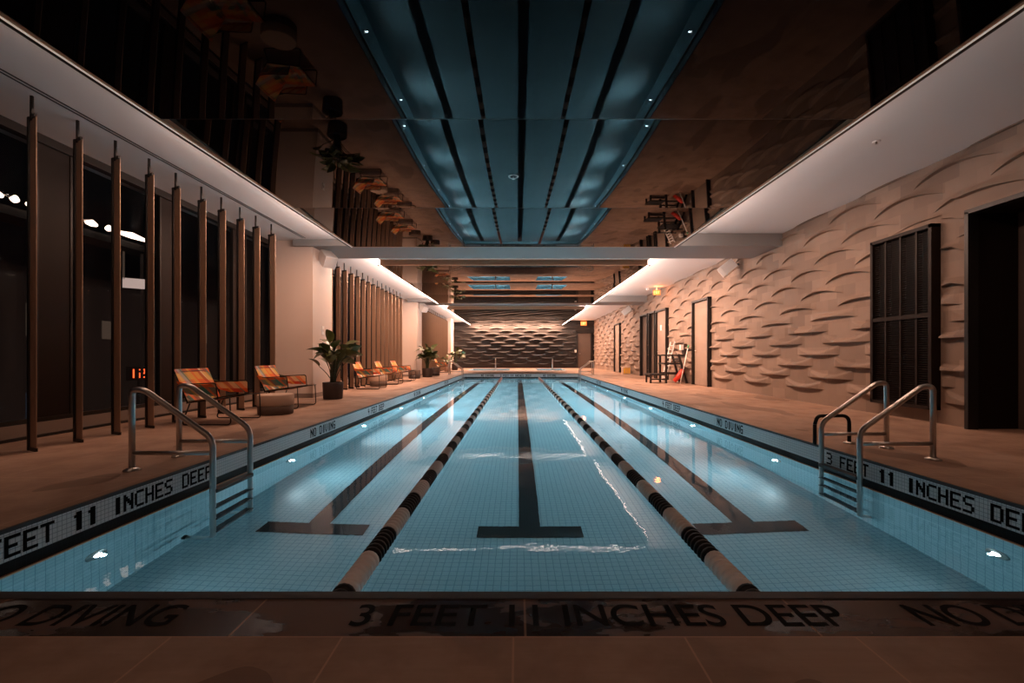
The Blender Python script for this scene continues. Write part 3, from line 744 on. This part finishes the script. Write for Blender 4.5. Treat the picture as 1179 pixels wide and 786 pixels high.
# ------------------------------------------------------------------ lounge chairs
def lounge_chair(loc, rz, label):
    o = empty('lounge_chair', loc, rz, label, 'chair', 'plaid lounge chairs along the window wall')
    w = .32
    for s in (-1, 1):
        y = s * w
        MB().tube(arc([(-.20, y, .27), (-.30, y, .012), (.30, y, .012), (.285, y, .345)], .05, 5), .008, 8).build('sled_leg', M['wire'], o)
        MB().tube(arc([(-.36, y * .96, .50), (-.10, y * 1.03, .51), (.12, y * 1.03, .52), (.14, y, .33)], .03, 4), .007, 8).build('arm_rail', M['wire'], o)
        b = MB(); N_ = 6
        top = [(-.37, .54), (-.2, .50), (-.02, .50), (.115, .515)]; bot = [(-.27, .40), (-.12, .36), (.02, .36), (.12, .36)]
        for k in range(3):
            for dy in (0, .008):
                b.quad((top[k][0], y + dy, top[k][1]), (top[k + 1][0], y + dy, top[k + 1][1]), (bot[k + 1][0], y + dy, bot[k + 1][1]), (bot[k][0], y + dy, bot[k][1]))
        b.build('arm_panel', M['plaid'], o, recalc=False)
    fr = MB(); fr.tube([(-.24, -w, .275), (.30, -w, .35), (.30, w, .35), (-.24, w, .275), (-.24, -w, .275)], .007, 8)
    fr.tube([(-.24, -w * .95, .275), (-.40, -w * .95, .655), (-.40, w * .95, .655), (-.24, w * .95, .275)], .007, 8); fr.build('seat_frame', M['wire'], o)
    def sheet(f, nu=8, nv=8, th=.012):
        b = MB()
        for t_ in (0, th):
            for i in range(nu):
                for j in range(nv):
                    P = [f(a / nu, c_ / nv) for a, c_ in ((i, j), (i + 1, j), (i + 1, j + 1), (i, j + 1))]
                    b.quad(*[(p[0], p[1], p[2] + t_) for p in P])
        return b
    sheet(lambda u, v: (-.24 + .545 * u, (v - .5) * 2 * w, .285 + .075 * u - .03 * math.sin(math.pi * u) * math.sin(math.pi * v))).build('seat', M['plaid'], o, recalc=False)
    sheet(lambda u, v: (-.235 - .17 * u - .025 * math.sin(math.pi * v) * math.sin(math.pi * u), (v - .5) * 1.9 * w, .285 + .39 * u)).build('backrest', M['plaid'], o, recalc=False)
    return o
ch = lounge_chair((-3.79, 5.86, 0), 0, 'orange plaid lounge chair nearest the camera, behind the left ladder')
for (x, y, lab) in ((-3.8, 7.58, 'orange plaid lounge chair just before the nearest column'), (-3.8, 11.85, 'plaid lounge chair half hidden by the large potted plant'),
                    (-3.81, 13.65, 'plaid lounge chair beyond the square toned drum table, middle bay'), (-3.81, 15.35, 'plaid lounge chair next to the dark drum table before the second column'),
                    (-3.8, 23.2, 'small distant orange lounge chair between the second and farthest columns')):
    q = copy_tree(ch, label=lab); q.location = (x, y, 0); q.rotation_euler = (0, 0, random.Random(y).uniform(-.04, .04))

def drum(loc, r_, h, label, dark=False):
    o = empty('side_table', loc, 0, label, 'side table', 'round drum tables beside the lounge chairs')
    a, b_ = (M['drum_top'], M['drum_base']) if not dark else (M['drum_base'], M['pot'])
    MB().lathe([(r_ * .93, 0), (r_ * .96, .01), (r_ * .99, h * .45)], 40).build('base', b_, o)
    MB().lathe([(r_ * .995, h * .45), (r_, h * .5), (r_, h - .012), (r_ - .012, h)], 40).build('top', a, o)
drum((-3.55, 6.68, 0), .245, .29, 'round concrete drum table between the two near lounge chairs')
drum((-3.93, 12.85, 0), .24, .32, 'pale drum table in the middle bay beyond the large plant')
drum((-3.88, 17.1, 0), .22, .32, 'dark drum table close to the second column', True)
drum((-3.55, 19.6, 0), .2, .36, 'small brown drum table just behind the second potted plant', True)

# ------------------------------------------------------------------ potted plants
def leafshape(b, base, dirv, length, width, droop, seed):
    rr = random.Random(seed); d = Vector(dirv).normalized(); up = Vector((0, 0, 1)); side = d.cross(up)
    if side.length < .05: side = Vector((1, 0, 0))
    side.normalize(); nrm = side.cross(d).normalized(); n_ = 9
    side = (side * math.cos(rr.uniform(-.7, .7)) + nrm * math.sin(rr.uniform(-.7, .7))).normalized()
    base = Vector(base); rows = []
    for i in range(n_ + 1):
        t = i / n_; c_ = base + d * length * t + Vector((0, 0, -droop * length * t * t)); w = width * (math.sin(math.pi * min(1, t ** .8)) ** .75) * .5 + .002
        fold = nrm * w * .35
        rows.append([c_ - side * w + fold, c_, c_ + side * w + fold])
    bi = len(b.v)
    for r_ in rows: b.v += [tuple(p) for p in r_]
    for i in range(n_):
        for j in range(2):
            b.f.append((bi + i * 3 + j, bi + i * 3 + j + 1, bi + (i + 1) * 3 + j + 1, bi + (i + 1) * 3 + j)); b.sm.append(True)
def plant(loc, pr, ph, top, spread, seed, label, pm, nleaf=22, leaf=.34, biasx=0, stemh=.55):
    o = empty('potted_plant', loc, 0, label, 'potted plant'); rr = random.Random(seed)
    MB().lathe([(pr * .88, 0), (pr * .94, .02), (pr, ph - .01), (pr - .004, ph), (pr * .9, ph), (pr * .88, ph - .04)], 36).build('pot', pm, o)
    MB().lathe([(pr * .88, ph - .05), (pr * .88, ph - .035)], 24).build('soil', M['soil'], o)
    st = MB(); lf = MB()
    for k in range(nleaf):
        g = rr.uniform(0, 2 * math.pi); hgt = ph + (top - ph) * (stemh + (1 - stemh) * rr.random() ** .7 * .75) * rr.uniform(.62, 1)
        rad = spread * rr.uniform(.15, .62) * (1.0 if hgt < top * .85 else .45)
        p0 = Vector((rr.uniform(-.05, .05), rr.uniform(-.05, .05), ph - .04)); p2 = Vector((rad * math.cos(g) + biasx, rad * math.sin(g), hgt - leaf * .35)); p1 = Vector((p2.x * .25, p2.y * .25, p2.z * .75))
        pts = [p0 * (1 - t) ** 2 + p1 * 2 * t * (1 - t) + p2 * t * t for t in [i / 6 for i in range(7)]]
        st.tube(pts, [.011 - .001 * i for i in range(7)], 6)
        el = rr.uniform(-.1, 1.0) if hgt < top * .85 else rr.uniform(.8, 1.5)
        leafshape(lf, p2, (math.cos(g) * math.cos(el), math.sin(g) * math.cos(el), math.sin(el)), leaf * rr.uniform(.7, 1.1), leaf * rr.uniform(.5, .68), rr.uniform(.1, .5), seed * 99 + k)
    st.build('stem', M['stem'], o); lf.build('foliage', M['leaf'], o, recalc=False)
    return o
plant((-3.66, 9.02, 0), .195, .33, 1.42, .55, 3, 'large broad leaved plant in a dark round pot by the nearest column', M['pot'], 36, .38, .05)
plant((-3.62, 18.25, 0), .205, .36, 1.52, .42, 8, 'leafy potted plant in a dark pot by the second column', M['pot'], 34, .42)
plant((-3.84, 24.8, 0), .17, .40, .95, .4, 12, 'low orange tinted plant in a tan pot far along the windows', M['pot_light'], 16, .26)
plant((-3.75, 27.2, 0), .19, .38, 1.5, .6, 15, 'farthest dark leafy plant by the farthest column', M['pot'], 24, .38, .1)

# ------------------------------------------------------------------ speakers, switches, exit signs
def speaker(loc, rz, tilt, label, sc_=1.0):
    o = empty('wall_speaker', loc, rz, label, 'speaker')
    hw, hd, hz = .125 * sc_, .19 * sc_, .115 * sc_
    R_ = Matrix.Rotation(tilt, 4, 'Y')
    def tr(ob):
        ob.data.transform(Matrix.Translation((.24 * sc_, 0, -.08)) @ R_)
        return ob
    b = MB(); P = [(-hd, -hw * .7), (-hd, hw * .7), (hd * .55, hw), (hd, hw * .95), (hd, -hw * .95), (hd * .55, -hw)]
    for k in range(6):
        p, q = P[k], P[(k + 1) % 6]; b.quad((p[0], p[1], -hz), (q[0], q[1], -hz), (q[0], q[1], hz), (p[0], p[1], hz))
    b.quad(*[(p[0], p[1], hz) for p in P]); b.quad(*[(p[0], p[1], -hz) for p in reversed(P)])
    tr(b.build('cabinet', M['white_plastic'], o, bevel=.01))
    tr(MB().box(hd, hd + .006, -hw * .85, hw * .85, -hz * .9, hz * .9).build('grille', M['grille'], o))
    MB().beam((.0, 0, 0), (.1, 0, -.02), .06, .04).build('bracket', M['black'], o)
speaker((XR - .06, 10.75, 3.02), math.pi - .5, R2(38), 'white speaker on the right wall under the near beam', 1.05)
speaker((-4.14, 9.62, 2.95), -.75, R2(35), 'white speaker high on the nearest left column', 1.05)
speaker((XR - .06, 20.7, 2.98), math.pi - .5, R2(38), 'white speaker farther down the right wall beyond the far beam', 1.1)
speaker((-4.14, 19.2, 2.95), -.75, R2(35), 'white speaker high on the second left column', 1.05)
o = empty('wall_switch', (-4.14, 9.66, 1.39), label='white switch plate on the pool side of the nearest column', cat='switch')
MB().box(0, .012, -.06, .06, -.09, .09).build('plate', M['white_plastic'], o, bevel=.003); MB().box(.012, .02, -.02, .02, -.03, .03).build('rocker', M['grille'], o)
o = empty('wall_switch', (4.0, YE, 1.17), label='small white switch plate beside the far end door', cat='switch')
MB().box(-.06, .06, -.1, -.0, -.09, .09).build('plate', M['white_plastic'], o); MB().box(-.02, .02, -.108, -.1, -.03, .03).build('rocker', M['grille'], o)
m_exit = mat('exit glow', (.35, .08, .02), .5, emit=(1.0, .27, .04), estr=.95)
m_exl = mat('exit letters', (.4, .2, .1), .5, emit=(1, .55, .22), estr=2.5)
def exit_sign(loc, s, label, hang):
    o = empty('exit_sign', loc, 0, label, 'exit sign')
    MB().box(-.16 * s, .16 * s, -.02, .02, -.11 * s, .11 * s).build('housing', m_exit, o)
    b = MB(); w = .052 * s; h = .13 * s; t = .012 * s; x = -.13 * s; y = -.024
    def bar(x0, z0, x1, z1): b.beam((x0, y, z0), (x1, y, z1), .006, t, (0, 0, 1) if abs(x1 - x0) > abs(z1 - z0) else (1, 0, 0))
    z0, z1 = -h / 2, h / 2
    bar(x, z0, x, z1); [bar(x, z, x + w, z) for z in (z0, 0, z1)]
    x += .075 * s; bar(x, z0, x + w, z1); bar(x, z1, x + w, z0)
    x += .085 * s; bar(x, z0, x, z1)
    x += .035 * s; bar(x, z1, x + w, z1); bar(x + w / 2, z0, x + w / 2, z1)
    b.build('exit_lettering', m_exl, o)
    if hang: MB().box(-.02, .02, -.02, .02, .11 * s, hang).build('stem', M['white_plastic'], o)
    l = bpy.data.lights.new('exit_glow', 'POINT'); l.energy = 8; l.color = (1, .3, .08); l.shadow_soft_size = .1
    q = bpy.data.objects.new('exit_glow', l); COL.objects.link(q); q.location = (loc[0], loc[1] - .12, loc[2])
exit_sign((4.95, 16.2, 3.1), .8, 'orange glowing exit sign hanging by the right wall', .2)
exit_sign((4.55, YE - .12, 3.08), 1.3, 'orange glowing exit sign above the far end door', 0)

# ------------------------------------------------------------------ guard stand and pool gear on the right
o = empty('lifeguard_chair', (4.72, 14.4, 0), label='low black timber lifeguard chair against the right wall', cat='lifeguard chair')
for s in (-1, 1):
    y = s * .3
    MB().beam((-.12, y, 0), (-.12, y, .88), .06, .06, (0, 1, 0)).build('front_leg', M['black_wood'], o)
    MB().beam((.52, y, 0), (.26, y, .9), .06, .06, (0, 1, 0)).build('rear_leg', M['black_wood'], o)
    MB().beam((-.30, y, .87), (.42, y, .87), .07, .04).build('armrest', M['black_wood'], o)
    MB().beam((-.14, y, .30), (.46, y, .30), .04, .05).build('side_rail', M['black_wood'], o)
MB().box(-.18, .38, -.32, .32, .58, .63).build('seat', M['black_wood'], o)
b = MB(); b.box(.28, .32, -.3, .3, .72, .78); b.box(.27, .31, -.3, .3, .66, .70); b.build('backrest', M['black_wood'], o)
MB().box(-.62, -.14, -.28, .28, .24, .29).build('step_board', M['black_wood'], o)
for s in (-1, 1): MB().beam((-.58, s * .24, 0), (-.58, s * .24, .24), .05, .05, (0, 1, 0)).build('step_leg', M['black_wood'], o)
MB().beam((-.58, -.24, .12), (-.12, -.24, .12), .04, .04).build('step_rail', M['black_wood'], o)
o = empty('rescue_tube', (4.95, 13.98, 0), label='red rescue tube leaning under the black lifeguard chair', cat='rescue tube')
MB().tube([(-.14, 0, .07), (-.02, 0, .20), (.08, .02, .34), (.13, .02, .42)], [.06, .075, .075, .055], 14).build('float', M['red'], o)
MB().tube([(.13, .02, .42), (.2, .03, .47), (.17, .05, .30)], .008, 6).build('strap', M['black'], o)
o = empty('telescopic_pole', (4.93, 13.95, 0), label='thin white pool pole with green tip leaning on the right wall', cat='pole')
MB().tube([(-.02, -.2, .01), (.25, -.1, 1.08)], .016, 10).build('shaft', M['white_plastic'], o); MB().tube([(.25, -.1, 1.08), (.275, -.09, 1.18)], .02, 10).build('tip', M['green'], o)
o = empty('folded_ladder', (5.0, 15.15, 0), label='white slatted folding ladder leaning behind the lifeguard chair', cat='ladder')
for s in (-1, 1): MB().beam((-.14, s * .2, 0), (.17, s * .2 + .02, 1.32), .035, .03).build('side_rail', M['white_plastic'], o)
for k in range(9):
    t = (k + 1) / 10; MB().beam((-.14 + .31 * t, -.2 + .02 * t, 1.32 * t), (-.14 + .31 * t, .2 + .02 * t, 1.32 * t), .05, .018).build('rung', M['white_plastic'], o)
o = empty('wall_dispenser', (XR - .03, 14.35, 1.05), label='white dispenser on a dark plate above the lifeguard chair', cat='dispenser')
MB().box(-.06, .04, -.11, .11, -.14, .18).build('back_plate', M['pot'], o); MB().box(-.15, -.06, -.08, .08, -.02, .15).build('body', M['white_plastic'], o, bevel=.01)
o = empty('towel_bin', (5.48, 18.75, 0), label='dark upright bin standing in the alcove on the right wall', cat='bin')
MB().lathe([(.15, 0), (.155, .02), (.18, .78), (.17, .8), (.15, .8)], 28).build('body', M['pot'], o)
o = empty('towel', (5.48, 18.75, .802), label='white towel heaped in a peak on the dark bin', cat='towel')
MB().lathe([(.15, 0), (.14, .06), (.09, .2), (.04, .34), (.012, .42)], 18).build('cloth', M['white_plastic'], o)
o = empty('tote_box', (5.02, 21.1, 0), label='cream box with yellow panels on the deck by the right wall', cat='box')
MB().box(-.17, .17, -.2, .2, 0, .34).build('body', M['cream'], o, bevel=.01)
for k in range(3): MB().box(-.15 + k * .105, -.07 + k * .105, -.215, -.2, .05, .29).build('yellow_panel', M['yellow'], o)
